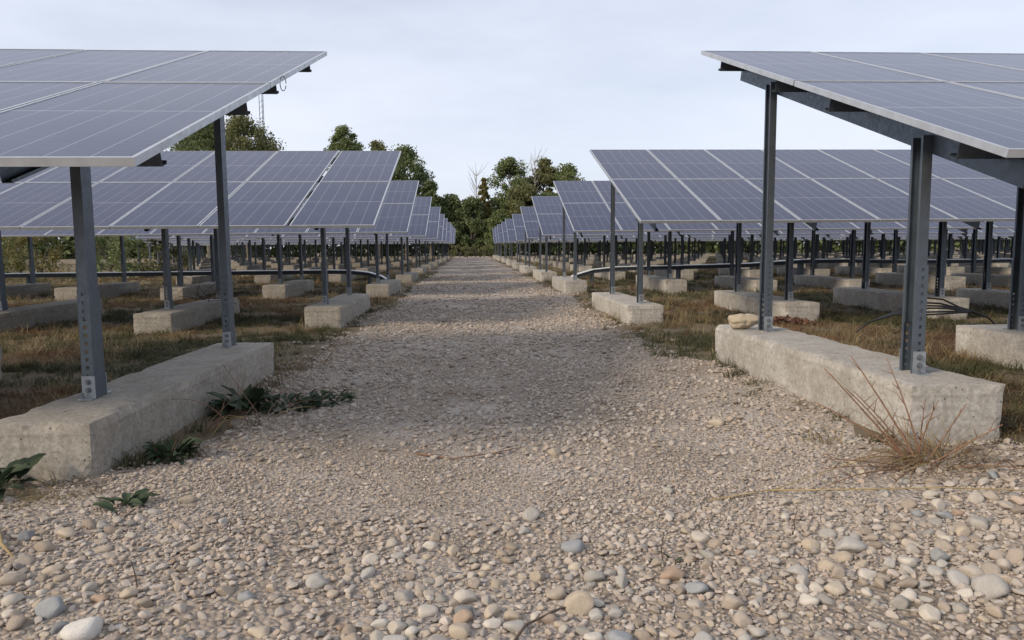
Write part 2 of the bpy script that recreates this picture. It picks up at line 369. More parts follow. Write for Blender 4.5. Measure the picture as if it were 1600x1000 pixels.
def block_mesh(seed, wid=.50, ln=3.02, hgt=.50, fine=True):
    st = .045 if fine else .12; r = np.random.default_rng(seed)
    nx, ny, nz = max(2, int(wid/st)), max(2, int(ln/st)), max(2, int(hgt/st))
    import bmesh
    bm = bmesh.new(); vd = {}
    def vert(i, j, k):
        if (i, j, k) not in vd: vd[i, j, k] = bm.verts.new((wid*i/nx-wid/2, ln*j/ny, hgt*k/nz-hgt))
        return vd[i, j, k]
    for i in range(nx):
        for j in range(ny): bm.faces.new([vert(i, j, nz), vert(i+1, j, nz), vert(i+1, j+1, nz), vert(i, j+1, nz)])
        for k in range(nz):
            bm.faces.new([vert(i, 0, k), vert(i+1, 0, k), vert(i+1, 0, k+1), vert(i, 0, k+1)])
            bm.faces.new([vert(i+1, ny, k), vert(i, ny, k), vert(i, ny, k+1), vert(i+1, ny, k+1)])
    for j in range(ny):
        for k in range(nz):
            bm.faces.new([vert(0, j+1, k), vert(0, j, k), vert(0, j, k+1), vert(0, j+1, k+1)])
            bm.faces.new([vert(nx, j, k), vert(nx, j+1, k), vert(nx, j+1, k+1), vert(nx, j, k+1)])
    ks = list(vd.items()); P = np.array([v.co[:] for _, v in ks]); I = np.array([k for k, _ in ks])
    a = fbm(P[:, 1]*2.2+seed, P[:, 2]*2.2+P[:, 0]*2, seed, 3)-.5; f = fbm(P[:, 1]*13+seed, P[:, 2]*13+P[:, 0]*11, seed+5, 3)-.5
    ex = (I[:, 0] == 0)*-1.+(I[:, 0] == nx); ey = (I[:, 1] == 0)*-1.+(I[:, 1] == ny); ez = (I[:, 2] == nz)*1.
    sx, sy, sz = ex*(.014*a+.005*f), ey*(.014*a+.005*f), ez*(.012*a+.006*f)
    ne = abs(ex)+abs(ey)+ez; chip = np.where(ne >= 2, np.clip(.004+.055*np.clip(fbm(P[:, 0]*7+P[:, 1]*7, P[:, 2]*7+seed, seed+9, 3)-.5, 0, 1), 0, .05), 0)
    P[:, 0] += sx-ex*chip; P[:, 1] += sy-ey*chip; P[:, 2] += sz-ez*chip*.8
    P[:, 0] += .02*np.sin(P[:, 1]*1.1+seed)*(r.random()-.3)
    for (kk, v), p in zip(ks, P): v.co = p
    me = bpy.data.meshes.new('concrete_block'); bm.to_mesh(me); bm.free(); me.materials.append(M_CONC)
    me.polygons.foreach_set('use_smooth', [False]*len(me.polygons)); return me
ME_BLK_NEAR = [block_mesh(s) for s in (11, 12, 13, 14)]; ME_BLK_FAR = [block_mesh(s, fine=False) for s in (21, 22, 23)]
BLK = {}
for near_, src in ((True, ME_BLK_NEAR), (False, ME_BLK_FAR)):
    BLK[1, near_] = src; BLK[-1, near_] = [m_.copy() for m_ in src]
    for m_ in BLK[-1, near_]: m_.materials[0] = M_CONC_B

SIDE = {-1: 'leafy weed side', 1: 'loose rock side'}
NROW = 11; PITCH = 6.5
XE = {-1: [-1.27, -1.19, -1.30, -1.30, -1.24, -1.28, -1.3, -1.24, -1.3, -1.28, -1.3], 1: [2.20, 2.22, 2.30, 2.24, 2.30, 2.30, 2.26, 2.3, 2.24, 2.3, 2.3]}
Y0 = {-1: [2.93, 9.42], 1: [2.93, 9.50]}; Z0 = {-1: [.350, .285], 1: [.380, .320]}
FRAMEX = {-1: -2.08, 1: 2.50}; BLK_Y = {-1: .62, 1: .64}
KEEP = []          # block footprints
jr = random.Random(3)
for s in (-1, 1):
    for k in range(NROW):
        xe = XE[s][k]; yl = Y0[s][k] if k < 2 else 2.95+PITCH*k+(.1 if s > 0 else 0)+jr.uniform(-.12, .12); zl = HC+(Z0[s][k] if k < 2 else .325+jr.uniform(-.03, .03))
        yt = yl+SLOPE*CT
        if s > 0: ncol = int((.80*yt-2.2)/WP)+3
        else: ncol = int((.70*yt-1.27)/WP)+3 if k < 3 else int((10.5+(k-3)*2.6-1.3)/WP)
        ncol = max(ncol, 6)
        zg = gz1(xe+s, yl+2)
        T = obj('solar_table', None, None, (xe, yl, zg)); T.empty_display_size = .3; T.rotation_euler = (0, jr.uniform(-.003, .003)*(k > 1), jr.uniform(-.003, .003)*(k > 1))
        tag(T, '%s solar panel table from the cobbled end of the path, on the %s' % (ORD[k+1], SIDE[s]), 'solar table', 'solar tables in rows along the path')
        zz = zl-zg
        extra = 0
        for c in range(ncol):
            if s < 0 and k == 1 and c == 1: extra = .035
            if k > 1 and c and c % 12 == 0: extra += .03
            x = c*WP+extra if s > 0 else -(c*WP+extra)-PWID
            for h in range(2):
                q = h*(PLEN+PGAP); dz = jr.uniform(-.002, .002)
                loc = (x, q*CT, zz+q*STl+dz)
                if k < 3:
                    p = obj('panel', ME_FRAME, T, loc, (TILT, 0, 0)); obj('glass', ME_GLASS, p)
                else: obj('panel', ME_PANEL, T, loc, (TILT, 0, 0))
        ln = ncol*WP+extra-.06; me = purlin_mesh(ln)
        for q in (.105, .41, .61, .912):
            q *= SLOPE; e = jr.uniform(-.02, .03)
            obj('purlin', me, T, ((.06+e) if s > 0 else -.06-ln-e, q*CT, zz+q*STl), (TILT, 0, 0))
        nf = max(2, int((ln-.4)/2.22)+1)
        for i in range(nf):
            px = FRAMEX[s]-xe+s*i*2.22+(jr.uniform(-.04, .04) if i else 0)+(0 if k == 0 else jr.uniform(-.05, .05))
            wx = xe+px
            if k < 3 or i < 12: pass
            toe = .03 if (s, k, i) == (-1, 0, 0) else 0      # this footing is set slightly askew
            obj('rafter', ME_RAFTER[s], T, (px-toe*PF[s]+.01*(toe > 0), 0, zz), (TILT, 0, -toe))
            top = {(-1, 0): .28, (1, 0): .38}.get((s, k), .27 if s < 0 else .30)+(jr.uniform(-.03, .03) if (k or i) else 0)
            by = yl+BLK_Y[s]+(jr.uniform(-.12, .12) if (k or i) else 0)
            bx = wx+(.03 if s < 0 else -.01)+(jr.uniform(-.04, .04) if (k or i) else 0)
            near = k < 2
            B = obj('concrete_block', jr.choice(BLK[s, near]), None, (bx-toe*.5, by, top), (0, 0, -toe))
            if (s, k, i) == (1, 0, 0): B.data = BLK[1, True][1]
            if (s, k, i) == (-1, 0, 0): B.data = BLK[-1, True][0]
            tag(B, '%s concrete block in from the path under the %s solar table, %s' % (ORD[i+1], ORD[k+1], SIDE[s]), 'concrete block', 'concrete footing blocks under the solar tables')
            KEEP.append((bx-.25, bx+.25, by, by+3.02))
            for w, d in (('f', PF[s]), ('b', PB[s])):
                ztop = zz+d*math.tan(TILT)-(.05+PUR_H)/CT
                P = obj('post', ME_POST[s, w] if k < 3 else ME_POST[s, w, 'far'], T, (px-.001+toe*(d-PF[s]), d, ztop))
                if k < 3:
                    zb = top-(zg+ztop)+.002
                    obj('sleeve', ME_SLEEVE, P, (.005, 0, zb))
                    if k < 2 or i < 2:
                        obj('bracket', ME_BRACKET, P, (.006, 0, zb)); obj('bracket', ME_BRACKET, P, (-.056, 0, zb), (0, 0, math.pi))
                        for dzb in ((.048, .092) if k < 2 else ()):
                            obj('bolt', ME_BOLT, P, (-.026, -.0685, zb+dzb))
                        if k == 0: obj('anchor_bolt', ME_ANCHOR, P, (-.045, -.098, zb+.006)); obj('anchor_bolt', ME_ANCHOR, P, (-.02, .10, zb+.006))
        if s < 0 and k == 0:                       # slack cable loop hanging at the panel edge
            b = MB(); b.tube([(-.02+.02*math.cos(a), .0, .0+.05*math.sin(a)) for a in np.linspace(0, 6.0, 14)], .003, 5)
            obj('cable_loop', b.mesh('cable_loop', M_CABLE, True), T, (.035, 2.32, zz+2.32*math.tan(TILT)-.045))
KEEP = np.array(KEEP)
def keepout(x, y, mrg=.0):
    msk = np.zeros(len(x), bool)
    for a, b_, c, d in KEEP:
        if c < 40: msk |= (x > a-mrg) & (x < b_+mrg) & (y > c-mrg) & (y < d+mrg)
    return msk

# ------------------------------------------------------------------ cable trays beyond the third row
def tray(pts, label, endw=.0):
    T = obj('cable_tray', None, None, (pts[0][0], pts[0][1], 0)); tag(T, label, 'cable tray')
    o = Vector((pts[0][0], pts[0][1], 0))
    P = [Vector(p)-o for p in pts]
    def strip(w, z0, z1):
        b = MB(); vs = []
        for p in P: vs += [(p.x, p.y-w/2, p.z+z0), (p.x, p.y+w/2, p.z+z0), (p.x, p.y+w/2, p.z+z1), (p.x, p.y-w/2, p.z+z1)]
        n = len(P); fs = [(i*4+j, i*4+(j+1) % 4, i*4+4+(j+1) % 4, i*4+4+j) for i in range(n-1) for j in range(4)]+[(3, 2, 1, 0), tuple(n*4-4+j for j in range(4))]
        b.add(vs, fs); return fix_normals(b.mesh('tray', M_LID))
    obj('lid', strip(.42, -.004, .012), T)
    b = strip(.36, -.10, -.005); b.materials[0] = M_PURLIN; obj('channel', b, T)
    for i in range(2, len(P), 2):
        l = MB(); l.box(-.03, .03, -.15, .15, -P[i].z-.05, -.10); obj('leg', l.mesh('leg', M_STEEL), T, tuple(P[i]))
tray([(-2.25, 20.9, .17), (-2.45, 20.9, .30), (-2.8, 20.9, .41), (-3.3, 20.9, .47), (-4, 20.9, .485), (-6, 20.9, .48), (-8, 20.9, .475), (-10, 20.9, .47), (-12, 20.9, .47), (-14, 20.9, .46), (-17, 20.9, .46)],
     'pale metal cable tray bending down at its end, leafy weed side of the path')
tray([(2.75, 20.9, .16), (3.05, 20.9, .30), (3.5, 20.9, .43), (4.2, 20.9, .50), (6, 20.9, .52), (8, 20.9, .56), (9.6, 20.9, .66), (11, 20.9, .66), (13, 20.9, .62), (15, 20.9, .62), (18, 20.9, .63), (20, 20.9, .63)],
     'pale metal cable tray rising away from the path on the loose rock side')

# ------------------------------------------------------------------ scattered stones, grit and grass
def ico(sub):
    import bmesh
    bm = bmesh.new(); bmesh.ops.create_icosphere(bm, subdivisions=sub, radius=1); v = np.array([p.co[:] for p in bm.verts]); f = [[q.index for q in p.verts] for p in bm.faces]; bm.free(); return v, f
def stone_mesh(seed, sub, mt, angular=.3):
    r = np.random.default_rng(seed); v, f = ico(sub); d = np.ones(len(v))
    for k in range(6): w = r.normal(size=3)*(1.0+.5*k); d += .10/(1+.5*k)*np.sin(v@w+r.random()*6.3)
    v = v*d[:, None]
    for k in range(int(4+7*angular)):                  # worn facets
        n = r.normal(size=3); n /= np.linalg.norm(n); h = .52+.34*r.random(); t = v@n-h; v = v-np.outer(np.clip(t, 0, None)*min(.97, .72+.3*angular), n)
    v[:, 1] *= r.uniform(.62, .95); v[:, 2] *= r.uniform(.42, .68); v /= np.abs(v[:, 0]).max()
    me = bpy.data.meshes.new('stone'); me.from_pydata(v.tolist(), [], f); me.materials.append(mt); me.polygons.foreach_set('use_smooth', [True]*len(f)); return me
STONES = [stone_mesh(40+i, 3, M_STONE, .25+.13*i) for i in range(8)]
def gn_scatter(name, pts, rot, scl, idx, meshes, label=None, cat=None):
    pc = bpy.data.collections.new(name+'_kinds')
    for i, me in enumerate(meshes): pc.objects.link(bpy.data.objects.new('%s_kind_%02d' % (name, i), me))
    me = bpy.data.meshes.new(name); me.vertices.add(len(pts)); me.vertices.foreach_set('co', np.asarray(pts, np.float32).ravel())
    for an, ty, arr, key in (('rot', 'FLOAT_VECTOR', rot, 'vector'), ('scl', 'FLOAT_VECTOR', scl, 'vector'), ('idx', 'INT', idx, 'value')):
        a = me.attributes.new(an, ty, 'POINT'); a.data.foreach_set(key, np.asarray(arr, np.int32 if ty == 'INT' else np.float32).ravel())
    for mm in meshes: me.materials.append(mm.materials[0])
    o = obj(name, me); tag(o, label, cat, None, 'stuff')
    t = bpy.data.node_groups.new(name, 'GeometryNodeTree')
    t.interface.new_socket('Geometry', in_out='INPUT', socket_type='NodeSocketGeometry'); t.interface.new_socket('Geometry', in_out='OUTPUT', socket_type='NodeSocketGeometry')
    gi = N(t, 'NodeGroupInput'); go = N(t, 'NodeGroupOutput'); ip = N(t, 'GeometryNodeInstanceOnPoints'); ci = N(t, 'GeometryNodeCollectionInfo')
    ci.inputs['Collection'].default_value = pc; ci.inputs['Separate Children'].default_value = True; ci.inputs['Reset Children'].default_value = True
    l = t.links.new
    def na(nm, ty): n = N(t, 'GeometryNodeInputNamedAttribute', data_type=ty); n.inputs['Name'].default_value = nm; return n.outputs['Attribute']
    l(gi.outputs[0], ip.inputs['Points']); l(ci.outputs[0], ip.inputs['Instance']); ip.inputs['Pick Instance'].default_value = True
    l(na('idx', 'INT'), ip.inputs['Instance Index'])
    e = N(t, 'FunctionNodeEulerToRotation'); l(na('rot', 'FLOAT_VECTOR'), e.inputs[0]); l(e.outputs[0], ip.inputs['Rotation'])
    l(na('scl', 'FLOAT_VECTOR'), ip.inputs['Scale']); l(ip.outputs[0], go.inputs[0])
    md = o.modifiers.new('scatter', 'NODES'); md.node_group = t
    return o
# stones that stand out, laid where they lie on the path: x, y, length, material, label
SPECIAL = [(-1.13, 2.10, .115, M_WHITE, 'large flat white cobble lying at the edge of the cobbled ground'),
           (-1.29, 2.24, .102, M_BLUE, 'flat blue grey cobble beside the large white cobble'),
           (-1.175, 2.30, .062, M_RUST, 'orange brown cobble touching a tan one, near the blue grey cobble'),
           (-1.10, 2.32, .070, M_TAN, 'tan cobble touching the orange brown one'),
           (-1.55, 2.81, .088, M_TAN, 'smooth sandy cobble alone near the low green rosette'),
           (-1.24, 3.19, .082, M_TAN, 'rounded sandy cobble in front of the long concrete block with weeds'),
           (.24, 2.93, .085, M_GREY, 'pale grey upright cobble in the middle of the gravel path'),
           (.44, 3.82, .078, M_TAN, 'lone yellowish cobble on fine gravel beyond the cobbled ground'),
           (.37, 2.60, .094, M_BLUE, 'slate grey cobble in the middle of the cobbled ground'),
           (.33, 2.15, .115, M_TAN, 'long yellowish cobble at the cobbled end of the path'),
           (.67, 2.35, .100, M_RUST, 'smooth brownish pink cobble beside a small dark plant'),
           (.72, 2.24, .085, M_BLUE, 'round blue grey cobble next to the brownish pink one'),
           (1.35, 2.48, .120, M_GREY, 'large greenish grey flat cobble on the dry stalk side'),
           (1.48, 4.30, .105, M_TAN, 'big tan cobble beside the pale concrete block with the loose rock'),
           (1.62, 2.13, .11, M_GREY, 'big rounded grey cobble among the cobbles below the dry stalks')]
ci_pts, ci_r = [], []
for i, (x, y, ln, mt, lb) in enumerate(SPECIAL):
    me = STONES[(i*3+1) % 8].copy(); me.materials[0] = mt
    tag(obj('cobble', me, None, (x, y, pz(x, y)+ln*.15), (random.uniform(-.15, .15), random.uniform(-.15, .15), random.uniform(-.5, .5)), (ln*.5,)*3), lb, 'stone', 'cobbles on the gravel path')
    ci_pts.append((x, y)); ci_r.append(ln*.42)
cell = {}
def occ_try(x, y, r, slack=.82):
    i, j = int(x/.12), int(y/.12)
    for a in range(i-1, i+2):
        for c in range(j-1, j+2):
            for (u, v, w) in cell.get((a, c), ()):
                if (u-x)**2+(v-y)**2 < ((r+w)*slack)**2: return False
    cell.setdefault((i, j), []).append((x, y, r)); return True
for (x, y), r in zip(ci_pts, ci_r): occ_try(x, y, r)
def on_path(x, y, soft=.12):
    l, r = path_edges(y); n = (fbm(x*3, y*3, 17)-.5)*2*soft*2
    return (x > l+n) & (x < r+n)
def fan(n, y0, y1):           # points in the wedge in front of the camera and a step to either side
    y = np.sqrt(rng.random(n)*(y1**2-y0**2)+y0**2); x = (rng.random(n)*1.75-.85)*(y+.5); return x, y
def area(y0, y1): return 1.75*((y1**2-y0**2)/2+.5*(y1-y0))
big = []
for y0, y1, dens, s0, s1 in ((1.3, 3.9, 1250, .020, .086), (3.9, 6, 120, .018, .055), (6, 12, 60, .022, .065), (12, 26, 16, .03, .085)):
    n = int(area(y0, y1)*dens); x, y = fan(n, y0, y1)
    sz = s0+(s1-s0)*rng.random(n)**3.6
    if y1 == 3.9:                # the cobbles thin out gradually towards the fine gravel
        thin = 1-sstep(2.0, 3.7, y+1.1*(fbm(x*1.0+2, y*1.0, 57, 3)-.5)-.12*np.abs(x)); sz = .018+(sz-.018)*(.45+.55*thin); dn = rng.random(n) < .05+.95*thin**1.6
    else: dn = True
    cob = fbm(x*1.3+4, y*1.3, 51, 3); ok = dn & on_path(x, y) & ~keepout(x, y, .03) & (rng.random(n) < np.clip((cob-.34)*4.5, .08, 1))
    for a, c, d in sorted(zip(x[ok], y[ok], sz[ok]), key=lambda q: -q[2]):
        if occ_try(a, c, d*.42): big.append((a, c, d))
big.sort(key=lambda q: -q[2]/max(q[1], 1.2)*(1 if -.64*q[1] < q[0] < .76*q[1] and q[1] > 1.9 else .1))
KM = {}
KINDS = [('pale cream', M_PALE), ('sandy tan', M_TAN), ('plain grey', M_GREY), ('brownish', M_BROWN), ('blue grey', M_BLUE), ('reddish', M_RUST)]
for x, y, d in big[:285]:
    kn, km = random.choices(KINDS, (26, 20, 26, 24, 4, 3))[0]; shape = random.randrange(8); key = (kn, shape)
    if key not in KM: KM[key] = STONES[shape].copy(); KM[key].materials[0] = km
    tag(obj('cobble', KM[key], None, (x, y, pz(x, y)+d*random.uniform(.02, .17)), (random.uniform(-.3, .3), random.uniform(-.3, .3), random.uniform(0, 6.3)), (d*.5,)*3),
        '%s river cobble bedded among smaller pebbles on the gravel path' % kn, 'stone', '%s cobbles bedded in the gravel' % kn)
rest = np.array(big[285:]); n = len(rest)
peb = [rest]
for y0, y1, dens, s0, s1 in ((1.3, 2.95, 3600, .012, .046), (2.95, 3.7, 3400, .009, .032), (3.7, 7, 1500, .012, .048), (7, 13, 800, .020, .062), (13, 30, 110, .035, .08)):
    k = int(area(y0, y1)*dens); x, y = fan(k, y0, y1); sz = s0+(s1-s0)*rng.random(k)**(1.5 if y1 < 3 else 1.9)
    cob = fbm(x*1.6+1, y*1.6, 61, 3); ok = on_path(x, y, .35) & ~keepout(x, y, .01) & (rng.random(k) < np.clip((cob-.36)*5.5, .2, 1))
    x, y, sz = x[ok], y[ok], sz[ok]; o2 = np.array([occ_try(a, c, d*.40, .8) for a, c, d in zip(x, y, sz)])
    peb.append(np.stack([x[o2], y[o2], sz[o2]], 1))
peb = np.concatenate(peb); n = len(peb)
Z = gz(peb[:, 0], peb[:, 1])+.007+peb[:, 2]*rng.uniform(.03, .22, n)
gn_scatter('pebbles', np.stack([peb[:, 0], peb[:, 1], Z], 1), np.stack([rng.uniform(-.35, .35, n), rng.uniform(-.35, .35, n), rng.uniform(0, 6.3, n)], 1),
           np.repeat(peb[:, 2:]*.5, 3, 1)*rng.uniform(.8, 1.2, (n, 3)), rng.integers(0, 8, n), [stone_mesh(70+i, 3, M_STONE, .45+.10*i) for i in range(8)], 'loose pebbles covering the gravel path', 'pebbles')
x = []; y = []
for y0, y1, dens in ((1.3, 2.7, 1500), (2.7, 3.7, 2600), (3.7, 6.5, 1900), (6.5, 10, 600)):
    k = int(area(y0, y1)*dens); a, c = fan(k, y0, y1); ok = on_path(a, c, .5) & ~keepout(a, c) & (rng.random(k) < np.clip((fbm(a*1.4+7, c*1.4, 43, 4)-.36)*5, .16, 1)); x.append(a[ok]); y.append(c[ok])
x = np.concatenate(x); y = np.concatenate(y); n = len(x); sz = (.0042+.010*rng.random(n)**2.2)*(1+.06*np.clip(y-3, 0, 8))
gn_scatter('grit', np.stack([x, y, gz(x, y)+.007+sz*.15], 1), rng.uniform(0, 6.3, (n, 3)), np.repeat(sz[:, None]*.62, 3, 1), rng.integers(0, 5, n),
           [stone_mesh(90+i, 1, M_GRIT, .6) for i in range(5)], 'crushed grit between the pebbles of the path', 'grit')

def tuft(seed, mt, n, h, spread, lean, width=.0035):
    r = random.Random(seed); b = MB()
    for i in range(n):
        a = r.uniform(0, 6.28); rad = spread*math.sqrt(r.random()); x, y = rad*math.cos(a), rad*math.sin(a)
        d = r.uniform(0, 6.28); l = h*r.uniform(.5, 1.15); ln = lean*r.uniform(.4, 1.3); w = width*r.uniform(.6, 1.3)
        dx, dy = math.cos(d), math.sin(d); pts = []
        for k in range(4):
            t = k/3; ang = ln*t; pts.append((x+dx*l*t*math.sin(ang), y+dy*l*t*math.sin(ang), max(.002, l*t*math.cos(ang))))
        vs = []
        for k, p in enumerate(pts): ww = w*(1-.85*k/3); vs += [(p[0]-dy*ww, p[1]+dx*ww, p[2]), (p[0]+dy*ww, p[1]-dx*ww, p[2])]
        b.add(vs, [(2*k, 2*k+1, 2*k+3, 2*k+2) for k in range(3)])
    return b.mesh('tuft', mt)
TUFTS = [tuft(1, M_GRASS, 34, .13, .09, .9), tuft(2, M_GRASS, 30, .10, .10, 1.2), tuft(3, M_GRASS, 26, .17, .07, .7),
         tuft(4, M_STRAW, 30, .16, .10, 1.35), tuft(5, M_STRAW, 24, .22, .08, .9), tuft(6, M_RUSTY, 34, .15, .12, 1.45), tuft(7, M_RUSTY, 30, .12, .11, 1.5)]
gx, gy = [], []
for y0, y1, dens in ((2.6, 9, 190), (9, 16, 75), (16, 30, 22), (30, 60, 5)):
    k = int(area(y0, y1)*dens); a, c = fan(k, y0, y1); l, r_ = path_edges(c)
    # a verge where gravel gives way to grass
    off = np.where(a < .3, l-a, a-r_)
    p = np.clip(.36+off*1.0, 0, 1)*np.where(off < 0, fbm(a*2.5, c*2.5, 77, 3)*1.2, 1)*np.clip(fbm(a*1.1, c*1.1, 71, 3)*2.6-.62, .12, 1)
    p = np.where(c < 3.7, p*np.where(a > 2.5, .5, 0)*(c > 2.9), p)
    ok = (rng.random(k) < p) & (off > -.45) & ~keepout(a, c, .015); gx.append(a[ok]); gy.append(c[ok])
gx = np.concatenate(gx); gy = np.concatenate(gy); n = len(gx)
kind = fbm(gx*.7+3, gy*.9, 81, 3)+rng.normal(0, .09, n)
near_front = np.zeros(n)
for a, b_, c, d in KEEP:
    if c < 18: near_front = np.maximum(near_front, ((gx > a-.5) & (gx < b_+.5) & (gy > c-1.1) & (gy < c)).astype(float))
kind = kind+near_front*.10
gi_ = np.where(kind < .545, rng.integers(0, 3, n), np.where(kind < .67, rng.integers(3, 5, n), rng.integers(5, 7, n)))
sc = rng.uniform(.6, 1.25, n)*(1+.03*np.clip(gy-8, 0, 20))
gn_scatter('grass', np.stack([gx, gy, gz(gx, gy)-.004], 1), np.stack([rng.uniform(-.15, .15, n), rng.uniform(-.15, .15, n), rng.uniform(0, 6.3, n)], 1),
           np.stack([sc, sc, sc*rng.uniform(.35, .85, n)], 1), gi_, TUFTS, 'patchy olive and rusty dead grass between the concrete blocks', 'grass')

# ------------------------------------------------------------------ weeds, dry stalks, twigs, cables, rock
def leaf_mesh(seed, ln=.20, wd=.075):
    r = random.Random(seed); b = MB(); nu, nv = 9, 5; vs = []; droop = r.uniform(.6, 1.2)
    for i in range(nu):
        t = i/(nu-1); w = wd*.5*(math.sin(math.pi*min(1, t*.93+.05))**.7)*(1.15-.45*t)
        a = 1.0-droop*1.25*t
        cx = ln*t*math.cos(a*.8); cz = ln*(.62*math.sin(1.0)*t-.55*droop*t*t)
        for j in range(nv):
            u = j/(nv-1)*2-1; vs.append((cx, u*w, cz+abs(u)*w*.45+.006*math.sin(t*17+u*3+seed)*abs(u)))
    b.add(vs, [(i*nv+j, i*nv+j+1, (i+1)*nv+j+1, (i+1)*nv+j) for i in range(nu-1) for j in range(nv-1)])
    return b.mesh('leaf', M_DOCK, True)
LEAVES = [leaf_mesh(i, .14+.025*i, .062+.014*i) for i in range(4)]
def weed(x, y, n, size, label, spread=.10, ground=None, stems=3):
    z = gz1(x, y); T = obj('leafy_weed', None, None, (x, y, z)); tag(T, label, 'weed')
    for i in range(n):
        a = random.uniform(0, 6.28); r = spread*math.sqrt(random.random())
        sc = size*random.uniform(.6, 1.2)
        obj('leaf', random.choice(LEAVES), T, (r*math.cos(a), r*math.sin(a), random.uniform(0, .09)*size), (random.uniform(-.5, .5), random.uniform(-.75, .25), a+random.uniform(-.9, .9)), (sc, sc, sc))
    for i in range(stems):
        a = random.uniform(0, 6.28); h = random.uniform(.12, .3)*size
        b = MB(); b.tube([(0, 0, 0), (.02*math.cos(a), .02*math.sin(a), h*.5), (.06*math.cos(a), .06*math.sin(a), h)], [.003, .0025, .001], 5)
        obj('stem', b.mesh('stem', M_STALK), T, (random.uniform(-.05, .05), random.uniform(-.05, .05), 0))
weed(-1.55, 5.02, 40, .95, 'tall dark broad leaved weed against the side of the long concrete block', .12)
weed(-1.28, 5.12, 90, .5, 'low spreading dark green weed on the gravel beside the taller weed', .26)
weed(-1.05, 5.22, 80, .36, 'fine leaved dark green weed reaching farthest onto the path', .20, stems=1)
weed(-1.57, 3.85, 60, .5, 'small dark weed at the foot of the block corner nearest the cobbles', .09)
weed(-1.47, 3.12, 16, .5, 'flat green rosette growing in the cobbles before the block', .06, stems=0)
weed(-2.16, 3.36, 30, .75, 'large dark leafy weed in front of the block end face', .10)
weed(.70, 2.46, 8, .25, 'tiny dark plant among the cobbles next to the brownish pink cobble', .03, stems=2)
def bent(p0, d, ln, bend, n=7, r=random):
    p = Vector(p0); d = Vector(d).normalized(); pts = [p.copy()]
    for i in range(n): d = (d+Vector(bend)/n+Vector((r.uniform(-.06, .06), r.uniform(-.06, .06), r.uniform(-.04, .04)))).normalized(); p = p+d*ln/n; pts.append(p.copy())
    return pts
# dry stalk bush at the corner of the block with the rock
bx, by = 2.12, 3.30; T = obj('dry_stalk_bush', None, None, (bx, by, gz1(bx, by))); tag(T, 'bunch of dry brown stalks and straw at the pale concrete block corner', 'dry bush')
for d, ln, r, bn in (((-.34, .25, .62), .62, .0052, (-.25, 0, .02)), ((-.52, .15, .48), .58, .005, (-.25, 0, -.1)), ((-.22, .3, .75), .62, .005, (-.3, 0, .1)), ((-.12, .2, .8), .55, .004, (-.12, 0, 0)),
                     ((-.40, .1, .6), .48, .004, (-.3, 0, 0)), ((-.8, -.1, .22), .5, .004, (-.1, 0, -.2)), ((-.9, -.05, .12), .48, .0035, (0, 0, -.1)), ((.35, -.1, .6), .38, .004, (.2, 0, .1)), ((-.05, .0, .7), .34, .003, (.3, 0, -.3)),
                     ((-.9, -.35, .25), .62, .004, (0, 0, -.4)), ((-.6, -.6, .3), .42, .004, (0, 0, -.6)), ((.8, -.4, .35), .5, .004, (0, 0, -.5)), ((.6, -.2, .5), .42, .0045, (0, 0, -.1)), ((-.3, .15, .75), .5, .0045, (-.5, 0, -.1)), ((.1, -.1, .6), .36, .004, (.1, 0, 0))):
    b = MB(); pts = bent((random.uniform(-.03, .03), random.uniform(-.03, .03), -.02), d, ln, bn); b.tube(pts, list(np.linspace(r*1.25, r*.5, len(pts))), 6)
    for j in (3, 4, 5, 6):
        p = pts[j]; b.tube([p, p+Vector((random.uniform(-.07, .05), random.uniform(-.04, .04), random.uniform(.01, .06)))], [.0026, .001], 4)
    obj('stem', b.mesh('stem', M_STALK, True), T)
b = MB()
for i in range(300):
    a = random.uniform(0, 6.28); rr = .20*math.sqrt(random.random()); d = (math.cos(a)+random.uniform(-.5, .8), math.sin(a)*.7-.1, random.uniform(.0, 1.1))
    pts = bent((rr*math.cos(a)+.12, rr*math.sin(a)*.7, random.uniform(0, .05)), d, random.uniform(.10, .36), (random.uniform(-.5, .5), random.uniform(-.5, .5), random.uniform(-1.3, -.2)), 4)
    w = random.uniform(.0014, .0036); vs = []
    for k_, p in enumerate(pts): q = Vector((d[1], -d[0], .3)).normalized()*w*(1-.18*k_); vs += [p-q, p+q]
    b.add(vs, [(2*k_, 2*k_+1, 2*k_+3, 2*k_+2) for k_ in range(4)], 0 if random.random() < .6 else 1)
o = obj('straw_bunch', b.mesh('straw_bunch', [M_STRAW, M_RUSTY]), T); o['kind'] = 'stuff'
b = MB()
for i in range(260):
    a = random.uniform(0, 6.28); rr = .17*math.sqrt(random.random()); d = (math.cos(a), math.sin(a)*.7-.1, random.uniform(-.05, .7))
    pts = bent((rr*math.cos(a), rr*math.sin(a)*.6, .01), d, random.uniform(.10, .25), (0, 0, -.9), 4); w = random.uniform(.001, .0022); vs = []
    for k_, p in enumerate(pts): q = Vector((d[1], -d[0], .3)).normalized()*w*(1-.18*k_); vs += [p-q, p+q]
    b.add(vs, [(2*k_, 2*k_+1, 2*k_+3, 2*k_+2) for k_ in range(4)])
tag(obj('dry_grass_clump', b.mesh('dry_grass_clump', M_STRAW), None, (-1.88, 3.38, gz1(-1.88, 3.38))), 'pale dry grass clump against the end face of the weedy block', 'dry grass')
def stick(name, pts, r, mt, label, cat='twig', group=None):
    pts = [(x, y, pz(x, y)+h) for x, y, h in pts]; o = Vector(pts[0]); b = MB(); b.tube([Vector(p)-o for p in pts], list(np.linspace(r, r*.5, len(pts))), 6)
    return tag(obj(name, b.mesh(name, mt, True), None, tuple(o)), label, cat, group)
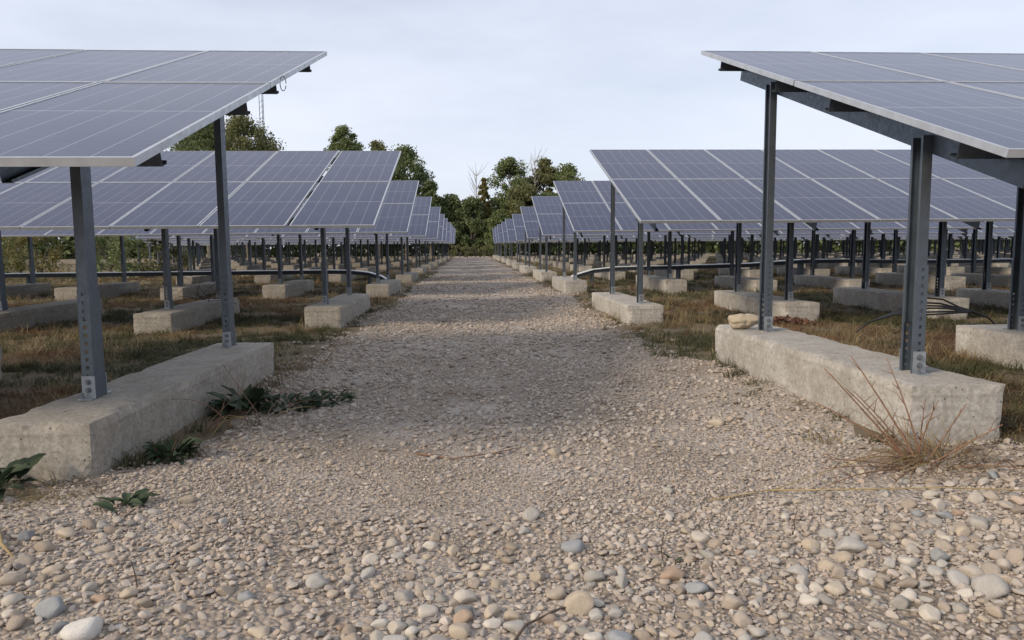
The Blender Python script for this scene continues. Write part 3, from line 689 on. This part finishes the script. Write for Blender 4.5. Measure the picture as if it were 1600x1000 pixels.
stick('straw_stalk', [(1.32, 3.10, .02), (1.62, 3.02, .03), (2.0, 2.95, .035), (2.4, 2.86, .02), (2.75, 2.78, .015)], .0035, M_YSTALK, 'long yellow stalk lying in front of the dry stalk bush', 'stalk')
stick('straw_stalk', [(1.02, 3.02, .012), (1.35, 3.12, .018), (1.62, 3.2, .05), (1.9, 3.24, .09)], .003, M_YSTALK, 'thin tan stalk leaning from cobbles into the dry stalk bush', 'stalk')
stick('straw_stalk', [(-1.83, 2.86, .02), (-1.72, 2.70, .025), (-1.62, 2.60, .012)], .008, M_YSTALK, 'short bright yellow stalk on the cobbles before the weedy block', 'stalk')
stick('twig', [(-.30, 3.86, .010), (-.1, 3.76, .012), (.10, 3.84, .014), (.27, 3.95, .01)], .0045, M_STALK, 'long curved brown twig lying across the fine gravel')
stick('twig', [(.10, 1.93, .012), (.15, 2.03, .018), (.26, 2.12, .02), (.36, 2.17, .014)], .005, M_TWIG, 'dark curved twig at the cobbled end beside a yellowish cobble')
stick('twig', [(-.20, 5.35, .01), (.02, 5.25, .012), (.12, 5.2, .01)], .004, M_STALK, 'short twig on the shaded gravel between the first two blocks')
for i, (x, y, h, lb) in enumerate(((.67, 2.47, .11, 'thin dark upright seedling by the brownish pink cobble'), (1.24, 2.67, .085, 'short dark upright seedling among grey cobbles near the yellow stalk'),
                                   (-1.09, 2.36, .10, 'dark upright seedling leaning over the tan cobble'), (-.93, 2.80, .07, 'small dark upright seedling in the pebbles near the green rosette'))):
    b = MB(); b.tube([(0, 0, -.01), (-.006, .004, h*.5), (.004+.02*(i == 2)*-1, 0, h)], [.0026, .002, .001], 5)
    for j in range(4): z_ = h*(.3+.17*j); b.tube([(0, 0, z_), (.012*(-1)**j, .004, z_+.008)], [.0015, .0006], 4)
    tag(obj('dead_seedling', b.mesh('dead_seedling', M_TWIG), None, (x, y, pz(x, y))), lb, 'dead plant')
# dead weeds and litter along the foot of the weedy block
for x, y, n_, lb in ((-1.52, 4.42, 9, 'thin dead brown stems bending against the side of the weedy block'), (-1.42, 6.75, 7, 'dead brown stems past the far corner of the weedy block'), (-1.35, 4.75, 6, 'arching dry stems in front of the tall broad leaved weed')):
    T = obj('dead_weed', None, None, (x, y, gz1(x, y))); tag(T, lb, 'dead weed')
    for i in range(n_):
        a = random.uniform(0, 6.28); pts = bent((random.uniform(-.1, .1), random.uniform(-.15, .15), -.01), (math.cos(a)*.6, math.sin(a)*.6, random.uniform(.3, 1.2)), random.uniform(.18, .45), (0, 0, random.uniform(-1.4, 0)), 7)
        b = MB(); b.tube(pts, list(np.linspace(.0035, .0012, len(pts))), 5); obj('stem', b.mesh('stem', M_STALK if i % 3 else M_YSTALK, True), T)
b = MB()
for i in range(900):
    y = random.uniform(3.7, 8.6); x = -1.57+random.gauss(0, .10)+.10*math.sin(y*1.7); a = random.uniform(0, 6.28); l_ = random.uniform(.02, .10); z_ = gz1(x, y)+.012; w = random.uniform(.001, .003); dx, dy = math.cos(a), math.sin(a); h_ = random.uniform(0, .03)
    b.add([(x-dy*w, y+dx*w, z_), (x+dy*w, y-dx*w, z_), (x+dx*l_+dy*w, y+dy*l_-dx*w, z_+h_), (x+dx*l_-dy*w, y+dy*l_+dx*w, z_+h_)], [(0, 1, 2, 3)], random.choice((0, 0, 1, 2)))
tag(obj('straw_litter', b.mesh('straw_litter', [M_RUSTY, M_STRAW, M_TWIG])), 'straw and leaf litter along the foot of the weedy block', 'litter', None, 'stuff')
# brush piled on the second block of the second weedy-side table
b = MB()
for i in range(26):
    pts = bent((random.uniform(-.35, .35), random.uniform(-.2, .2), random.uniform(0, .05)), (random.uniform(-1, 1), random.uniform(-.5, .5), random.uniform(.1, .8)), random.uniform(.25, .55), (0, 0, -.7), 6); b.tube(pts, list(np.linspace(.006, .002, len(pts))), 5)
tag(obj('brushwood', b.mesh('brushwood', M_TWIG), None, (-4.0, 11.9, .28)), 'tangle of dark dead branches on a concrete block under the panels', 'branches')
# bundle of black cables behind the second block
T = obj('cable_bundle', None, None, (5.45, 8.3, gz1(5.45, 8.3))); tag(T, 'loose bundle of black cables bulging above the grass behind the pale block', 'cables')
for i in range(6):
    u = (i-2.5)/2.5; k_ = random.uniform(.7, 1.1); w_ = random.uniform(-.05, .05)
    pts = [(-1.0, 0, .0), (-.8, 0, .16), (-.5, .01*i, .25+.006*u), (-.3, .02*i, .29+.045*u*k_), (-.08+w_, .03*i, .325+.10*u*k_), (.12+w_, .02*i, .32+.085*u*k_), (.32, .01*i, .29+.03*u), (.45, 0, .27+.008*u), (.65, 0, .2), (.85, 0, .0)]
    b = MB(); b.tube(pts, .011, 7); obj('cable', b.mesh('cable', M_CABLE, True), T)
# loose rock on the block
v, f = ico(4); d = np.ones(len(v)); r = np.random.default_rng(5)
for k in range(22): w = r.normal(size=3)*(1.5+.42*k); d += .055/(1+.10*k)*np.sin(v@w+r.random()*6.3)
d *= 1-.22*np.exp(-((v[:, 0]-.12)/.16)**2)          # a waist between two lumps
for k in range(9): n_ = r.normal(size=3); n_ /= np.linalg.norm(n_); t_ = (v*d[:, None])@n_-.8; d -= np.clip(t_, 0, None)*.8
v = v*d[:, None]*np.array([.135, .08, .072]); v[:, 2] -= v[:, 2].min()+.006
me = bpy.data.meshes.new('loose_rock'); me.from_pydata(v.tolist(), [], f); me.materials.append(m_stone('lumpy_rock', fixed=(.46, .40, .31))); me.polygons.foreach_set('use_smooth', [True]*len(f))
tag(obj('loose_rock', me, None, (2.34, 6.16, .378), (0, 0, -.1)), 'lumpy tan rock lying on top of the pale concrete block beside a post', 'rock')
# dead leaves heaped before a block
b = MB()
for i in range(240):
    c = Vector((random.gauss(0, .22), random.gauss(0, .10), 0)); c.z = max(0, .10-.5*(c.x**2+c.y**2))*random.random()+.02; s_ = random.uniform(.02, .045)
    u = Vector((random.gauss(0, 1), random.gauss(0, 1), random.gauss(0, .6))).normalized(); w = u.cross(Vector((random.gauss(0, 1), random.gauss(0, 1), 1))).normalized(); n_ = u.cross(w)*s_*.3
    b.add([c-u*s_, c+w*s_*.6+n_, c+u*s_, c-w*s_*.6+n_], [(0, 1, 2, 3)])
tag(obj('leaf_heap', b.mesh('leaf_heap', m_leaf('dead_leaf', (.10, .045, .03), (.17, .08, .05), 9, .1)), None, (4.35, 9.9, gz1(4.35, 9.9))), 'small heap of dead brown leaves on the grass before a block', 'leaves', None, 'stuff')

# ------------------------------------------------------------------ trees and shrubs beyond the field
M_T = {'dark': m_leaf('dark_tree_leaf', (.075, .11, .042), (.18, .21, .085), .5), 'mid': m_leaf('mid_tree_leaf', (.095, .135, .05), (.22, .25, .10), .5),
       'olive': m_leaf('olive_tree_leaf', (.11, .13, .05), (.23, .22, .095), .5), 'yellow': m_leaf('yellow_tree_leaf', (.13, .125, .04), (.24, .20, .07), .5), 'ochre': m_leaf('ochre_leaf', (.11, .07, .025), (.19, .13, .05), .8)}
def tree(x, y, h, r, base, mt, label, name='tree', n=5200, leaf=.24, clumps=34, seed=0, cat='tree', group='trees beyond the solar field', flat=1.0):
    rr = np.random.default_rng(seed+100); z = gz1(x, y); T = obj(name, None, None, (x, y, z)); tag(T, label, cat, group)
    b = MB(); tr_ = max(.05, h*.016)
    spine = [(0, 0, -.2), (rr.normal()*.1, rr.normal()*.1, h*.3), (rr.normal()*.25, rr.normal()*.25, h*.6), (rr.normal()*.3, rr.normal()*.3, h*.9)]
    b.tube(spine, [tr_*1.2, tr_, tr_*.6, tr_*.15], 7)
    C = []
    for i in range(clumps):
        t = rr.random(); zc = base+(h-base)*(.05+.88*t); prof = math.sin(math.pi*min(1, .18+.80*t))**.75
        a = rr.random()*6.28; q = r*prof*(.25+.75*math.sqrt(rr.random())); C.append((q*math.cos(a), q*math.sin(a)*flat, zc, r*rr.uniform(.13, .38)))
        zs = max(.2*h, zc-q*.9)
        if i % 2 == 0: b.tube([(0, 0, zs), (C[-1][0]*.5, C[-1][1]*.5, (zs+zc)/2+.1*q), C[-1][:3]], [tr_*.4, tr_*.25, tr_*.06], 5)
    obj('trunk', b.mesh('trunk', M_BARK), T)
    C = np.array(C); k = rr.integers(0, clumps, n); d = rr.normal(size=(n, 3)); d /= np.linalg.norm(d, axis=1)[:, None]
    P = C[k, :3]+d*(C[k, 3]*(.2+1.0*rr.random(n)**.8+.05*np.abs(rr.normal(size=n))**2))[:, None]*np.array([1, 1, .8]); P[:, 2] = np.clip(P[:, 2], .1, h)
    u = rr.normal(size=(n, 3)); u /= np.linalg.norm(u, axis=1)[:, None]; w = np.cross(u, rr.normal(size=(n, 3))); w /= np.linalg.norm(w, axis=1)[:, None]
    s = leaf*rr.uniform(.5, 1.2, n)[:, None]; V = np.stack([P-u*s, P+w*s*.55, P+u*s, P-w*s*.55], 1).reshape(-1, 3)
    me = bpy.data.meshes.new('crown'); me.from_pydata(V.tolist(), [], np.arange(4*n).reshape(n, 4).tolist()); me.materials.append(mt); obj('crown', me, T)
    return T
def bare_tree(x, y, h, label, seed):
    rr = random.Random(seed); T = obj('bare_tree', None, None, (x, y, gz1(x, y))); tag(T, label, 'tree', 'trees beyond the solar field'); b = MB(); t_ = MB()
    b.tube([(0, 0, -.2), (.15, 0, h*.5), (.05, 0, h)], [.09, .06, .012], 6)
    for i in range(34):
        z = h*rr.uniform(.35, .95); a = rr.uniform(0, 6.28); pts = bent((.1, 0, z), (math.cos(a), math.sin(a), rr.uniform(.7, 1.8)), h*rr.uniform(.10, .26), (0, 0, .5), 5, rr); t_.tube(pts, list(np.linspace(.035, .010, len(pts))), 4)
    obj('trunk', b.mesh('trunk', m_bare), T); obj('crown', t_.mesh('crown', m_bare), T)
m_bare = m_leaf('bare_wood', (.22, .20, .17), (.32, .29, .25), 2, 0)
D = M_T
TREES = [(-31.5, 92, 16.6, 5.0, 4, 'dark', 'broad dark tree standing behind the first weed side table'), (-26.2, 90, 16.9, 4.6, 4, 'olive', 'broad yellow green tree with a mast behind it'),
         (-15.3, 95, 16.4, 2.7, 6, 'mid', 'tall tree with a small round crown standing apart'), (-11.3, 94, 14.6, 2.4, 3, 'olive', 'olive tree crown touching the taller dark tree'),
         (-7.7, 92, 13.6, 3.6, 2, 'dark', 'tall full dark green tree beside the path gap'), (-4.6, 90, 9.3, 1.9, 1, 'dark', 'lower dark tree at the shoulder of the path gap'),
         (-2.2, 92, 7.6, 2.2, .5, 'mid', 'bushy green tree in the gap on the weed side'), (.3, 90, 7.2, 2.2, .3, 'dark', 'low dark tree closing the end of the path'),
         (2.2, 94, 6.6, 2.0, .3, 'dark', 'dark bushy tree just right of the path end'), (1.9, 91, 9.8, .8, 3, 'yellow', 'slender yellowish tree rising from the gap at the path end'),
         (5.2, 92, 12.3, 2.7, 2.5, 'mid', 'tall green tree on the loose rock side of the gap'), (6.6, 88, 9.3, 2.2, .5, 'olive', 'olive tree in front of the bare branches'),
         (9.7, 94, 12.4, 2.5, 3, 'olive', 'tall open crowned tree behind the bare branches'), (12.4, 92, 11.3, 2.6, 2, 'mid', 'round topped green tree half behind a solar table'),
         (4.0, 88, 5.5, 2.0, .2, 'mid', 'low green tree at the foot of the tall one'), (9.6, 89, 7.5, 2.6, .3, 'dark', 'dark low tree below the open crowned one')]
for i, (x, y, h, r, bs, k, lb) in enumerate(TREES): tree(x, y, h, r, bs, D[k], lb, n=int(6000+4300*r), clumps=int(32+20*r*max(1, (h-bs)/(4*r))), seed=i, leaf=.17)
bare_tree(8.0, 91, 12.0, 'leafless pale tree between two green crowns', 3); bare_tree(6.9, 93, 11.2, 'thin leafless tree against the sky beside the tall green one', 4)
bare_tree(.9, 92, 10.4, 'thin leafless tree over the gap at the path end', 5)
for i, x in enumerate(np.arange(-1.9, 3.2, .85)):
    tree(float(x), 77+.5*(i % 2), 1.25+.25*random.random(), .62, .05, D['olive'], 'olive green shrub in the low hedge closing the path', 'shrub', 900, .075, 14, 60+i, 'shrub', 'shrubs in the low hedge at the path end')
# overgrown margin on the weed side, seen beneath the tables
for i in range(16):
    x = -11.5-1.5*i+random.uniform(-.5, .5); y = 29+.55*i+random.uniform(-1.5, 1.5); h = random.uniform(2.0, 3.3)
    kc = ('olive', 'mid', 'dark', 'yellow')[i % 4]
    tree(x, y, h, random.uniform(1.0, 1.5), .1, D[kc], {'olive': 'olive', 'mid': 'green', 'dark': 'dark', 'yellow': 'yellow'}[kc]+' leaved shrub on the field margin seen beneath the panels of the weed side', 'margin_shrub', 1700, .075, 22, 80+i, 'shrub', 'overgrown shrubs on the field margin')
# far wood all round the field, one dark mass
rr = np.random.default_rng(77); n = 60000
ax = rr.uniform(-120, 140, n); hh = 5.0+3.0*(fbm(ax*.09, ax*0, 91, 3)-.5)*2
P = np.stack([ax, 100+rr.uniform(-5, 5, n)-np.abs(ax)*.05, hh*rr.random(n)**.8], 1)
u = rr.normal(size=(n, 3)); u /= np.linalg.norm(u, axis=1)[:, None]; w = np.cross(u, rr.normal(size=(n, 3))); w /= np.linalg.norm(w, axis=1)[:, None]
V = np.stack([P-u*.42, P+w*.25, P+u*.42, P-w*.25], 1).reshape(-1, 3)
me = bpy.data.meshes.new('far_wood'); me.from_pydata(V.tolist(), [], np.arange(4*n).reshape(n, 4).tolist()); me.materials.append(D['dark'])
tag(obj('far_wood', me), 'dark far wood along the horizon behind the solar field', 'wood', None, 'stuff')
# slim mast behind the yellow-green tree
T = obj('mast', None, None, (-26.0, 97, 0)); tag(T, 'slim metal mast rising behind the broad yellow green tree', 'mast')
for dx, dy in ((-.25, 0), (.25, 0), (0, .4)):
    b = MB(); b.tube([(dx, dy, 0), (dx, dy, 21)], .04, 6); obj('pole', b.mesh('pole', M_STEEL), T)
b = MB()
for i in range(28): z_ = .7*i+.5; b.tube([(-.25, 0, z_), (.25, 0, z_+.6)], .02, 4); b.tube([(.25, 0, z_), (0, .4, z_+.6)], .02, 4)
obj('lattice', b.mesh('lattice', M_STEEL), T)
